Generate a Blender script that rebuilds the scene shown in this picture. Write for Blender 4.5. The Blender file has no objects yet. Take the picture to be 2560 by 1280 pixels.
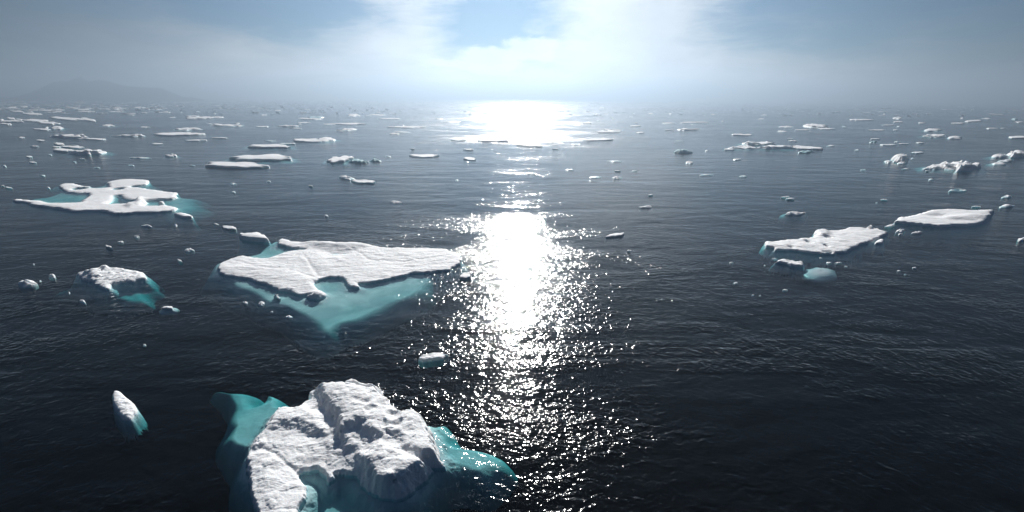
import bpy, math, random
import numpy as np
from mathutils import Vector, Matrix, Euler

# ------------------------------------------------------------------ camera
scene = bpy.context.scene
col = scene.collection
W, H = 2560.0, 1280.0
FPX = 1074.0                      # focal length in photo pixels
HORIZON = 243.0
CAM_H = 20.0
PITCH = math.atan((H / 2 - HORIZON) / FPX)
ROLL = math.radians(0.25)
cam_data = bpy.data.cameras.new("camera")
cam = bpy.data.objects.new("camera", cam_data)
col.objects.link(cam)
cam_data.sensor_width = 36.0
cam_data.lens = 36.0 * FPX / W
cam_data.clip_start = 0.1
cam_data.clip_end = 20000.0
RM = (Euler((math.pi / 2 - PITCH, 0, 0)).to_matrix() @ Euler((0, 0, ROLL)).to_matrix())
cam.location = (0, 0, CAM_H)
cam.rotation_euler = RM.to_euler()
scene.camera = cam
RN = np.array(RM)


def ray(px, py):
    v = RN @ np.array([(px - W / 2) / FPX, (H / 2 - py) / FPX, -1.0])
    return v / np.linalg.norm(v)


def at(px, py, z=0.0):
    v = ray(px, py)
    t = (z - CAM_H) / v[2]
    return np.array([v[0] * t, v[1] * t])


def azel(px, py):
    v = ray(px, py)
    return math.atan2(v[0], v[1]), math.asin(v[2])


# ------------------------------------------------------------------ sun and sky
SUN_EL = math.radians(27.0)
SUN_AZ = azel(1300, 300)[0]       # clockwise from +Y
SUN_DIR = Vector((math.sin(SUN_AZ) * math.cos(SUN_EL), math.cos(SUN_AZ) * math.cos(SUN_EL), math.sin(SUN_EL)))
sun_data = bpy.data.lights.new("sun", 'SUN')
sun_data.energy = 5.0
sun_data.angle = math.radians(0.6)
sun_data.color = (1.0, 0.97, 0.93)
sun = bpy.data.objects.new("sun", sun_data)
col.objects.link(sun)
sun.rotation_euler = SUN_DIR.to_track_quat('Z', 'Y').to_euler()

scene.view_settings.view_transform = 'Standard'
scene.view_settings.look = 'None'
scene.view_settings.gamma = 1.0
scene.view_settings.exposure = 0.42
scene.cycles.use_denoising = True
scene.cycles.max_bounces = 8
scene.cycles.transparent_max_bounces = 12
scene.cycles.volume_bounces = 0
scene.cycles.sample_clamp_indirect = 6.0
scene.cycles.caustics_reflective = False
scene.cycles.caustics_refractive = False


class NT:
    """small node-tree writer"""
    def __init__(self, tree):
        self.t = tree
        tree.nodes.clear()

    def n(self, kind, **kw):
        nd = self.t.nodes.new(kind)
        for k, v in kw.items():
            setattr(nd, k, v)
        return nd

    def link(self, a, b):
        self.t.links.new(a, b)

    def put(self, sock, v):
        if isinstance(v, bpy.types.NodeSocket):
            self.t.links.new(v, sock)
        elif v is not None:
            sock.default_value = v

    def m(self, op, a, b=None, c=None, clamp=False):
        nd = self.n('ShaderNodeMath', operation=op)
        nd.use_clamp = clamp
        self.put(nd.inputs[0], a)
        if b is not None:
            self.put(nd.inputs[1], b)
        if c is not None:
            self.put(nd.inputs[2], c)
        return nd.outputs[0]

    def vm(self, op, a, b=None, scale=None):
        nd = self.n('ShaderNodeVectorMath', operation=op)
        self.put(nd.inputs[0], a)
        if b is not None:
            self.put(nd.inputs[1], b)
        if scale is not None:
            self.put(nd.inputs['Scale'], scale)
        return nd.outputs['Value'] if op in ('DOT_PRODUCT', 'LENGTH', 'DISTANCE') else nd.outputs[0]

    def xyz(self, x, y, z):
        nd = self.n('ShaderNodeCombineXYZ')
        for i, v in enumerate((x, y, z)):
            self.put(nd.inputs[i], v)
        return nd.outputs[0]

    def noise(self, vec, scale, detail=4.0, rough=0.5, dist=0.0):
        nd = self.n('ShaderNodeTexNoise')
        self.put(nd.inputs['Vector'], vec)
        nd.inputs['Scale'].default_value = scale
        nd.inputs['Detail'].default_value = detail
        nd.inputs['Roughness'].default_value = rough
        nd.inputs['Distortion'].default_value = dist
        return nd.outputs['Fac']

    def mixc(self, f, a, b):
        nd = self.n('ShaderNodeMix', data_type='RGBA')
        self.put(nd.inputs[0], f)
        self.put(nd.inputs[6], a)
        self.put(nd.inputs[7], b)
        return nd.outputs[2]

    def ss(self, v, lo, hi, a=0.0, b=1.0):
        nd = self.n('ShaderNodeMapRange', interpolation_type='SMOOTHSTEP')
        self.put(nd.inputs[0], v)
        for i, q in enumerate((lo, hi, a, b)):
            nd.inputs[i + 1].default_value = q
        return nd.outputs[0]

    def lin(self, v, lo, hi, a, b):
        nd = self.n('ShaderNodeMapRange')
        self.put(nd.inputs[0], v)
        for i, q in enumerate((lo, hi, a, b)):
            nd.inputs[i + 1].default_value = q
        return nd.outputs[0]


def build_world():
    world = bpy.data.worlds.new("World")
    scene.world = world
    world.use_nodes = True
    T = NT(world.node_tree)
    tc = T.n('ShaderNodeTexCoord').outputs['Generated']
    d = T.vm('NORMALIZE', tc)
    sep = T.n('ShaderNodeSeparateXYZ')
    T.link(d, sep.inputs[0])
    az = T.m('ARCTAN2', sep.outputs[0], sep.outputs[1])
    el = T.m('ARCSINE', sep.outputs[2])
    sky = T.n('ShaderNodeTexSky', sky_type='NISHITA')
    sky.sun_disc = False
    sky.sun_elevation = SUN_EL
    sky.sun_rotation = SUN_AZ
    sky.air_density = 1.0
    sky.dust_density = 0.25
    sky.ozone_density = 2.0
    # closeness to the sun, for the forward-scattered brightness of thin cloud
    cosg = T.vm('DOT_PRODUCT', d, tuple(SUN_DIR))
    glow = T.m('POWER', T.m('MAXIMUM', cosg, 0.0), 5.5)
    lit = T.m('MULTIPLY_ADD', glow, SKY['cloud_hi'], SKY['cloud_lo'])
    # warped angular coordinates
    p = T.xyz(T.m('MULTIPLY', az, 3.0), T.m('MULTIPLY', el, 7.0), 0.0)
    w1 = T.m('SUBTRACT', T.noise(p, 1.6, 5.0, 0.55), 0.5)
    p2 = T.vm('ADD', p, (7.3, 2.1, 4.4))
    w2 = T.m('SUBTRACT', T.noise(p2, 1.9, 5.0, 0.55), 0.5)
    waz = T.m('MULTIPLY_ADD', w1, 0.22, az)
    wel = T.m('MULTIPLY_ADD', w2, 0.10, el)

    def blob(px, py, rx, ry, amt):
        a, e = azel(px, py)
        u = T.m('DIVIDE', T.m('SUBTRACT', waz, a), rx / FPX)
        v = T.m('DIVIDE', T.m('SUBTRACT', wel, e), ry / FPX)
        r2 = T.m('ADD', T.m('MULTIPLY', u, u), T.m('MULTIPLY', v, v))
        g = T.m('POWER', 2.718, T.m('MULTIPLY', r2, -1.0))
        return T.m('MULTIPLY', g, amt)

    # streaky veil
    streak = T.noise(T.vm('MULTIPLY', p, (1.0, 2.2, 1.0)), 2.2, 8.0, 0.6, 0.6)
    cover = T.m('MULTIPLY_ADD', T.m('SUBTRACT', streak, 0.5), 1.5, SKY['cover'])
    for b in SKY['blobs']:
        cover = T.m('ADD', cover, blob(*b))
    # fog bank low over the water
    fog = T.m('POWER', 2.718, T.m('MULTIPLY', T.m('MAXIMUM', wel, 0.0), -1.0 / SKY['fog_h']))
    cover = T.m('ADD', cover, T.m('MULTIPLY', fog, 1.2))
    cover = T.ss(cover, -0.25, 1.15)
    caz = T.m('POWER', T.m('MAXIMUM', T.m('COSINE', T.m('SUBTRACT', az, SUN_AZ)), 0.0), 4.0)
    lit = T.m('ADD', lit, T.m('MULTIPLY', T.m('MULTIPLY', fog, caz), SKY['fog_lit']))
    # crisp cumulus rim behind the haze
    puff = None
    for b in SKY['puffs']:
        g = blob(*b)
        puff = g if puff is None else T.m('MAXIMUM', puff, g)
    pn = T.noise(p, 6.0, 6.0, 0.6)
    puffm = T.ss(T.m('ADD', puff, T.m('MULTIPLY', T.m('SUBTRACT', pn, 0.5), 0.6)), 0.30, 0.62)
    tone = T.m('MULTIPLY_ADD', T.m('SUBTRACT', T.noise(p, 3.0, 6.0, 0.55), 0.5), 0.35, 1.0)
    base = T.vm('MULTIPLY', sky.outputs[0], SKY['tint'])
    base = T.vm('SCALE', base, scale=T.m('MULTIPLY_ADD', glow, SKY['sky_glow'], SKY['sky']))
    far = T.mixc(T.m('MINIMUM', T.m('MULTIPLY', lit, 0.25), 1.0), SKY['cloud_cold'], SKY['cloud_warm'])
    cloud = T.vm('SCALE', far, scale=T.m('MULTIPLY', lit, tone))
    c = T.mixc(cover, base, cloud)
    c = T.mixc(T.m('MULTIPLY', puffm, 0.7), c, T.vm('SCALE', cloud, scale=1.2))
    bg = T.n('ShaderNodeBackground')
    T.link(c, bg.inputs[0])
    bg.inputs[1].default_value = 0.1
    out = T.n('ShaderNodeOutputWorld')
    T.link(bg.outputs[0], out.inputs[0])


SKY = dict(
    sky=0.15, sky_glow=0.17, tint=(0.42, 0.86, 1.25), cover=0.08, fog_h=0.07,
    fog_lit=7.5, cloud_lo=0.25, cloud_hi=7.6, cloud_cold=(0.45, 0.76, 1.12, 1), cloud_warm=(0.88, 0.95, 1.02, 1),
    blobs=[(730, 20, 170, 55, -0.9), (1225, 70, 120, 55, -1.2), (1000, 60, 110, 90, 0.8),
           (1580, 60, 170, 200, 1.2), (2050, 45, 240, 70, -0.5), (500, 120, 300, 50, 0.4)],
    puffs=[(1230, 150, 90, 34, 0.9), (1330, 115, 85, 30, 0.95), (1150, 175, 90, 22, 0.7)],
)
build_world()


def mat(name):
    m = bpy.data.materials.new(name)
    m.use_nodes = True
    return m, NT(m.node_tree)


# ------------------------------------------------------------------ helpers for objects
def link_mesh(name, verts, faces, material, parent=None, smooth=True):
    me = bpy.data.meshes.new(name)
    verts = np.asarray(verts, dtype=np.float32)
    faces = np.asarray(faces, dtype=np.int32)
    k = faces.shape[1]
    me.vertices.add(len(verts))
    me.vertices.foreach_set("co", verts.ravel())
    me.loops.add(faces.size)
    me.loops.foreach_set("vertex_index", faces.ravel())
    me.polygons.add(len(faces))
    me.polygons.foreach_set("loop_start", np.arange(0, faces.size, k, dtype=np.int32))
    me.polygons.foreach_set("loop_total", np.full(len(faces), k, dtype=np.int32))
    me.update(calc_edges=True)
    if smooth:
        me.polygons.foreach_set("use_smooth", np.ones(len(faces), dtype=bool))
    me.materials.append(material)
    o = bpy.data.objects.new(name, me)
    col.objects.link(o)
    if parent is not None:
        o.parent = parent
    return o


def tag(o, label=None, cat=None, group=None, kind=None):
    if label: o["label"] = label
    if cat: o["category"] = cat
    if group: o["group"] = group
    if kind: o["kind"] = kind
    return o


def empty(name, loc, label, cat, group=None):
    o = bpy.data.objects.new(name, None)
    col.objects.link(o)
    o.location = loc
    return tag(o, label, cat, group)


_rs = np.random.RandomState(11)
_LAT = _rs.rand(256, 256)


def vnoise(x, y, seed=0):
    x = np.asarray(x, float) + seed * 37.17
    y = np.asarray(y, float) + seed * 91.71
    xi = np.floor(x).astype(int); yi = np.floor(y).astype(int)
    fx = x - xi; fy = y - yi
    fx = fx * fx * (3 - 2 * fx); fy = fy * fy * (3 - 2 * fy)
    g = lambda i, j: _LAT[i % 256, j % 256]
    return (g(xi, yi) * (1 - fx) * (1 - fy) + g(xi + 1, yi) * fx * (1 - fy)
            + g(xi, yi + 1) * (1 - fx) * fy + g(xi + 1, yi + 1) * fx * fy) * 2 - 1


def fbm(x, y, scale, octaves=5, gain=0.5, seed=0):
    s = 0; a = 1.0; f = 1.0 / scale; n = 0
    for i in range(octaves):
        c, q = math.cos(i * 0.9 + 0.3), math.sin(i * 0.9 + 0.3)
        s = s + a * vnoise((c * x - q * y) * f, (q * x + c * y) * f, seed + i * 3)
        n += a; a *= gain; f *= 2.03
    return s / n


def worley(x, y, scale, seed=0):
    """dome-shaped cells: (distance to nearest point, cell random)"""
    x = np.asarray(x) / scale; y = np.asarray(y) / scale
    xi = np.floor(x).astype(int); yi = np.floor(y).astype(int)
    best = np.full(x.shape, 9.0); rnd = np.zeros(x.shape)
    for i in (-1, 0, 1):
        for j in (-1, 0, 1):
            a = (xi + i + seed * 17) % 256; b = (yi + j + seed * 29) % 256
            dx = xi + i + _LAT[a, b] - x; dy = yi + j + _LAT[b, a] - y
            d = np.hypot(dx, dy)
            m = d < best
            best = np.where(m, d, best); rnd = np.where(m, _LAT[(a + 7) % 256, (b + 13) % 256], rnd)
    return best, rnd


def sdf(poly, x, y):
    """signed distance, positive inside"""
    P = np.asarray(poly, float); Q = np.roll(P, -1, axis=0)
    d2 = np.full(x.shape, 1e18); ins = np.zeros(x.shape, bool)
    for (ax, ay), (bx, by) in zip(P, Q):
        ex, ey = bx - ax, by - ay
        L = ex * ex + ey * ey + 1e-12
        t = np.clip(((x - ax) * ex + (y - ay) * ey) / L, 0, 1)
        d2 = np.minimum(d2, (x - ax - t * ex) ** 2 + (y - ay - t * ey) ** 2)
        c = (ay > y) != (by > y)
        with np.errstate(divide='ignore', invalid='ignore'):
            xc = (bx - ax) * (y - ay) / (by - ay + (1e-12 if by == ay else 0)) + ax
        ins ^= c & (x < xc)
    return np.where(ins, 1, -1) * np.sqrt(d2)


def sst(v, lo, hi):
    t = np.clip((v - lo) / (hi - lo), 0, 1)
    return t * t * (3 - 2 * t)


def zoompts(s, ox, oy, k):
    """'x,y x,y ...' or 'x,y,z ...' read off an enlargement with scale k -> world xy"""
    out = []
    for q in s.split():
        v = [float(a) for a in q.split(',')]
        out.append(at(ox + v[0] / k, oy + v[1] / k, v[2] if len(v) > 2 else 0.0))
    return np.array(out)


# ------------------------------------------------------------------ water, seabed, haze, mountain
def water_material():
    m, T = mat("sea_water")
    tc = T.n('ShaderNodeTexCoord').outputs['Object']
    sep = T.n('ShaderNodeSeparateXYZ')
    T.link(tc, sep.inputs[0])
    rng = T.vm('LENGTH', tc)                       # metres from the middle of the bay
    # gusts: broad patches of rougher and calmer water
    gp = T.vm('MULTIPLY', tc, (0.6, 1.0, 1.0))
    gust = T.noise(gp, 0.03, 3.0, 0.55, 0.6)
    gust2 = T.noise(T.vm('ADD', gp, (40.0, 13.0, 0.0)), 0.11, 3.0, 0.55, 1.0)
    wind = T.ss(T.m('ADD', T.m('MULTIPLY', gust, 0.55), T.m('MULTIPLY', gust2, 0.45)), 0.40, 0.60, 0.42, 1.12)
    # narrow slicks drawn out by the current
    lane = T.noise(T.vm('MULTIPLY', T.vm('ADD', tc, (11.0, 5.0, 0.0)), (0.28, 1.0, 1.0)), 0.075, 3.0, 0.5, 2.2)
    slick = T.m('MULTIPLY', T.ss(lane, 0.38, 0.50), T.ss(lane, 0.50, 0.62, 1.0, 0.0))
    wind = T.m('MULTIPLY', wind, T.m('MULTIPLY_ADD', slick, -0.45, 1.0))
    # a belt of calm water lies across the bay some 80 to 190 m out
    gy = T.m('MULTIPLY_ADD', T.m('SUBTRACT', gust2, 0.5), 60.0, sep.outputs[1])
    belt = T.m('MULTIPLY', T.ss(gy, 62.0, 88.0), T.ss(gy, 150.0, 230.0, 1.0, 0.0))
    wind = T.m('MULTIPLY', wind, T.m('MULTIPLY_ADD', belt, -0.62, 1.0))
    v = T.vm('MULTIPLY', tc, (0.8, 1.0, 1.0))
    h = T.m('MULTIPLY', T.noise(v, 4.6, 1.0, 0.5, 0.5), 0.055)
    h = T.m('ADD', h, T.m('MULTIPLY', T.noise(T.vm('ADD', v, (3.0, 8.0, 0.0)), 1.7, 1.5, 0.5, 0.8), 0.17))
    h = T.m('MULTIPLY', h, wind)
    swell = T.noise(T.vm('MULTIPLY', tc, (0.6, 0.9, 1.0)), 0.42, 2.0, 0.5, 0.5)
    h = T.m('ADD', h, T.m('MULTIPLY', swell, 0.14))
    far = T.noise(T.vm('MULTIPLY', tc, (0.3, 1.0, 1.0)), 0.11, 2.0, 0.5, 0.5)
    h = T.m('ADD', h, T.m('MULTIPLY', far, 0.35))
    bump = T.n('ShaderNodeBump')
    bump.inputs['Strength'].default_value = 1.0
    bump.inputs['Distance'].default_value = 1.0
    T.link(h, bump.inputs['Height'])
    rough = T.lin(rng, 20.0, 260.0, 0.11, 0.21)
    rough = T.m('MULTIPLY', rough, T.m('POWER', wind, 0.5))
    gl = T.n('ShaderNodeBsdfGlossy')
    gl.distribution = 'GGX'
    gl.inputs['Color'].default_value = (1, 1, 1, 1)
    T.link(rough, gl.inputs['Roughness'])
    T.link(bump.outputs[0], gl.inputs['Normal'])
    tr = T.n('ShaderNodeBsdfTransparent')
    tr.inputs[0].default_value = (1, 1, 1, 1)
    fr = T.n('ShaderNodeFresnel')
    # the Fresnel node inverts the index on the inner side; undo that so light can leave at any angle (no refraction is modelled)
    back = T.n('ShaderNodeNewGeometry').outputs['Backfacing']
    T.link(T.lin(back, 0.0, 1.0, 1.33, 1.0 / 1.33), fr.inputs['IOR'])
    T.link(bump.outputs[0], fr.inputs['Normal'])
    fac = T.m('MULTIPLY', fr.outputs[0], 0.92)
    mix = T.n('ShaderNodeMixShader')
    T.link(fac, mix.inputs[0])
    T.link(tr.outputs[0], mix.inputs[1])
    T.link(gl.outputs[0], mix.inputs[2])
    vol = T.n('ShaderNodeVolumeAbsorption')
    vol.inputs['Color'].default_value = (0.0, 0.64, 0.65, 1)   # absorption = density * (1 - colour)
    vol.inputs['Density'].default_value = 0.55
    out = T.n('ShaderNodeOutputMaterial')
    T.link(mix.outputs[0], out.inputs['Surface'])
    T.link(vol.outputs[0], out.inputs['Volume'])
    return m


def box_mesh(name, x0, x1, y0, y1, z0, z1, material):
    v = [(x, y, z) for z in (z0, z1) for y in (y0, y1) for x in (x0, x1)]
    f = [(0, 2, 3, 1), (4, 5, 7, 6), (0, 1, 5, 4), (2, 6, 7, 3), (0, 4, 6, 2), (1, 3, 7, 5)]
    return link_mesh(name, v, f, material, smooth=False)




def sea():
    """closed body of water: finely divided near the viewpoint, coarser far out"""
    a = np.array([0, 8, 16, 26, 38, 52, 70, 95, 130, 180, 250, 350, 500, 700, 1000, 1400, 2000, 2800, 3800, 5000, 6500.0])
    xs = np.concatenate([-a[:0:-1], a])
    ys = np.concatenate([-np.array([600, 400, 250, 150, 90, 55, 32, 18, 8.0]), a])
    X, Y = np.meshgrid(xs, ys)
    ny, nx = X.shape
    top = np.stack([X, Y, X * 0], -1).reshape(-1, 3)
    bot = top.copy(); bot[:, 2] = -14.0
    idx = np.arange(nx * ny).reshape(ny, nx)
    q = np.stack([idx[:-1, :-1], idx[:-1, 1:], idx[1:, 1:], idx[1:, :-1]], -1).reshape(-1, 4)
    N = nx * ny
    f = [q, q[:, ::-1] + N]
    for e, flip in ((idx[0], 0), (idx[-1], 1), (idx[:, 0], 1), (idx[:, -1], 0)):
        w = np.stack([e[:-1] + N, e[1:] + N, e[1:], e[:-1]], -1)
        f.append(w[:, ::-1] if flip else w)
    tag(link_mesh("sea_water", np.concatenate([top, bot]), np.concatenate(f), water_material(), smooth=False), kind="structure")


sea()
m, T = mat("seabed")
b = T.n('ShaderNodeBsdfDiffuse'); b.inputs[0].default_value = (0.002, 0.005, 0.009, 1)
T.link(b.outputs[0], T.n('ShaderNodeOutputMaterial').inputs[0])
tag(link_mesh("seabed", [(-6490, -590, -13.5), (6490, -590, -13.5), (6490, 6490, -13.5), (-6490, 6490, -13.5)],
              [(0, 1, 2, 3)], m, smooth=False), kind="structure")

HAZE_DENSITY = 0.00108
m, T = mat("haze")
pv = T.n('ShaderNodeVolumePrincipled')
pv.inputs['Color'].default_value = (0.37, 0.47, 0.58, 1)
pv.inputs['Density'].default_value = HAZE_DENSITY
pv.inputs['Anisotropy'].default_value = 0.60
T.link(pv.outputs[0], T.n('ShaderNodeOutputMaterial').inputs['Volume'])
tag(box_mesh("haze", -6600, 6600, -700, 6600, -15.0, 88.0, m), kind="stuff")


def mountain():
    prof = [(40, 243), (70, 237), (100, 222), (130, 206), (150, 202), (170, 203), (185, 196), (200, 190), (210, 199), (225, 204),
            (240, 199), (265, 200), (285, 207), (305, 213), (330, 216), (365, 218), (400, 219), (425, 230), (450, 243)]
    D = 1900.0
    xs, hs = [], []
    for px, py in prof:
        v = ray(px, py); t = D / v[1]
        xs.append(v[0] * t); hs.append(CAM_H + v[2] * t)
    X, Y = np.meshgrid(np.linspace(xs[0] - 60, xs[-1] + 60, 260), np.linspace(D - 150, D + 150, 60))
    crest = np.interp(X, xs, hs)
    k = 1 - np.abs(Y - D) / 150
    Z = (crest + 6) * np.clip(k, 0, 1) ** 1.1 - 6 + fbm(X, Y, 60, 5, 0.55, 3) * 4 * np.clip((1 - k) * 3, 0.12, 1)
    Z[0], Z[-1], Z[:, 0], Z[:, -1] = -8, -8, -8, -8
    nx, ny = X.shape[1], X.shape[0]
    idx = np.arange(nx * ny).reshape(ny, nx)
    f = np.stack([idx[:-1, :-1], idx[:-1, 1:], idx[1:, 1:], idx[1:, :-1]], -1).reshape(-1, 4)
    m, T = mat("mountain_rock")
    b = T.n('ShaderNodeBsdfDiffuse')
    tc = T.n('ShaderNodeTexCoord').outputs['Object']
    T.link(T.mixc(T.ss(T.noise(tc, 0.03, 5.0), 0.45, 0.6), (0.06, 0.06, 0.065, 1), (0.14, 0.14, 0.15, 1)), b.inputs[0])
    T.link(b.outputs[0], T.n('ShaderNodeOutputMaterial').inputs[0])
    tag(link_mesh("mountain", np.stack([X, Y, Z], -1).reshape(-1, 3), f, m), kind="structure")


mountain()


# ------------------------------------------------------------------ ice
def snow_material(name, snow, wet, line, bump_scale, bump_h, sss=0.1):
    m, T = mat(name)
    geo = T.n('ShaderNodeNewGeometry')
    sep = T.n('ShaderNodeSeparateXYZ')
    T.link(geo.outputs['Position'], sep.inputs[0])
    P = geo.outputs['Position']
    n1 = T.noise(P, 1.3, 5.0, 0.6)
    n2 = T.noise(P, 6.0, 4.0, 0.6)
    z = T.m('ADD', sep.outputs[2], T.m('MULTIPLY', T.m('SUBTRACT', n1, 0.5), line * 1.6))
    dry = T.ss(z, line * 0.25, line)
    c_snow = T.mixc(T.ss(n2, 0.3, 0.7), tuple(0.9 * q for q in snow) + (1,), tuple(snow) + (1,))
    grey = T.ss(T.noise(P, 0.45, 5.0, 0.65, 0.5), 0.56, 0.74)
    c_snow = T.mixc(T.m('MULTIPLY', grey, 0.5), c_snow, (0.66, 0.72, 0.76, 1))
    vo = T.n('ShaderNodeTexVoronoi')
    T.link(P, vo.inputs['Vector'])
    vo.inputs['Scale'].default_value = 0.9
    pock = T.m('MULTIPLY', T.ss(T.m('ADD', vo.outputs['Distance'], T.m('MULTIPLY', n2, 0.12)), 0.12, 0.20, 1.0, 0.0), T.ss(T.noise(P, 0.16, 2.0), 0.52, 0.6))
    c_snow = T.mixc(T.m('MULTIPLY', pock, 0.75), c_snow, (0.34, 0.44, 0.48, 1))
    c = T.mixc(dry, tuple(wet) + (1,), c_snow)
    b = T.n('ShaderNodeBsdfPrincipled')
    T.link(c, b.inputs['Base Color'])
    T.link(T.mixc(dry, (0.35,) * 3 + (1,), (0.75,) * 3 + (1,)), b.inputs['Roughness'])
    b.inputs['Specular IOR Level'].default_value = 0.3
    b.inputs['Subsurface Weight'].default_value = 0.6
    b.inputs['Subsurface Radius'].default_value = (1.0, 1.15, 1.25)
    b.inputs['Subsurface Scale'].default_value = sss
    h = T.m('ADD', T.m('MULTIPLY', T.noise(P, bump_scale, 5.0, 0.6), bump_h),
            T.m('MULTIPLY', T.noise(P, bump_scale * 5, 3.0, 0.6), bump_h * 0.22))
    drift = T.noise(T.vm('MULTIPLY', P, (0.5, 1.5, 1.0)), bump_scale * 0.35, 3.0, 0.5, 0.8)
    h = T.m('ADD', h, T.m('MULTIPLY', drift, bump_h * 2.4))
    h = T.m('ADD', h, T.m('MULTIPLY', pock, -0.06))
    bp = T.n('ShaderNodeBump')
    bp.inputs['Strength'].default_value = 1.0
    bp.inputs['Distance'].default_value = 1.0
    T.link(h, bp.inputs['Height'])
    T.link(bp.outputs[0], b.inputs['Normal'])
    T.link(b.outputs[0], T.n('ShaderNodeOutputMaterial').inputs[0])
    return m


M_SNOW = snow_material("snow_on_ice", (0.92, 0.925, 0.93), (0.50, 0.72, 0.76), 0.12, 2.6, 0.065, 0.06)
M_SNOW_FAR = snow_material("snow_far", (0.92, 0.925, 0.93), (0.50, 0.74, 0.78), 0.3, 0.8, 0.12, 0.5)
M_AWASH = snow_material("washed_ice", (0.6, 0.66, 0.68), (0.50, 0.58, 0.60), 0.5, 3.0, 0.03, 0.1)
M_BRASH = snow_material("crumbled_ice", (0.88, 0.89, 0.90), (0.55, 0.72, 0.76), 0.08, 4.0, 0.05, 0.15)
M_BLUE = snow_material("blue_glacier_ice", (0.46, 0.70, 0.74), (0.22, 0.50, 0.54), 0.5, 1.2, 0.15, 0.4)
m, T = mat("submerged_ice")
b = T.n('ShaderNodeBsdfDiffuse')
P = T.n('ShaderNodeNewGeometry').outputs['Position']
T.link(T.mixc(T.ss(T.noise(P, 0.35, 4.0, 0.55, 0.4), 0.35, 0.65), (0.40, 0.53, 0.56, 1), (0.60, 0.72, 0.73, 1)), b.inputs[0])
T.link(b.outputs[0], T.n('ShaderNodeOutputMaterial').inputs[0])
M_UNDER = m


def grid_ice(root, base, x0, x1, y0, y1, dx, dy, hfun, top_name, under_name, top_mat, cut=-2.2, line=-0.02):
    """height-field ice, split at the waterline into the part above and the part below"""
    nx = int((x1 - x0) / dx) + 2; ny = int((y1 - y0) / dy) + 2
    X, Y = np.meshgrid(np.linspace(x0, x1, nx), np.linspace(y0, y1, ny))
    Z = hfun(X, Y)
    ox, oy = root.location[0], root.location[1]
    V = np.stack([X - ox, Y - oy, Z], -1).reshape(-1, 3)
    idx = np.arange(nx * ny).reshape(ny, nx)
    q = np.stack([idx[:-1, :-1], idx[:-1, 1:], idx[1:, 1:], idx[1:, :-1]], -1).reshape(-1, 4)
    zf = Z.ravel()[q]
    keep = zf.max(1) > cut
    above = zf.max(1) > line
    for name, sel, mt in ((top_name, keep & above, top_mat), (under_name, keep & ~above, M_UNDER)):
        if name is None or not sel.any():
            continue
        f = q[sel]
        u, inv = np.unique(f, return_inverse=True)
        link_mesh(name, V[u], inv.reshape(f.shape), mt, root)


def smooth_poly(P, n=4):
    """Catmull-Rom through the traced corners"""
    P = np.asarray(P); out = []
    N = len(P)
    for i in range(N):
        a, b_, c, d = P[i - 1], P[i], P[(i + 1) % N], P[(i + 2) % N]
        for k in range(n):
            t = k / n
            out.append(0.5 * ((2 * b_) + (c - a) * t + (2 * a - 5 * b_ + 4 * c - d) * t * t + (3 * b_ - a - 3 * c + d) * t ** 3))
    return np.array(out)


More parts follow.
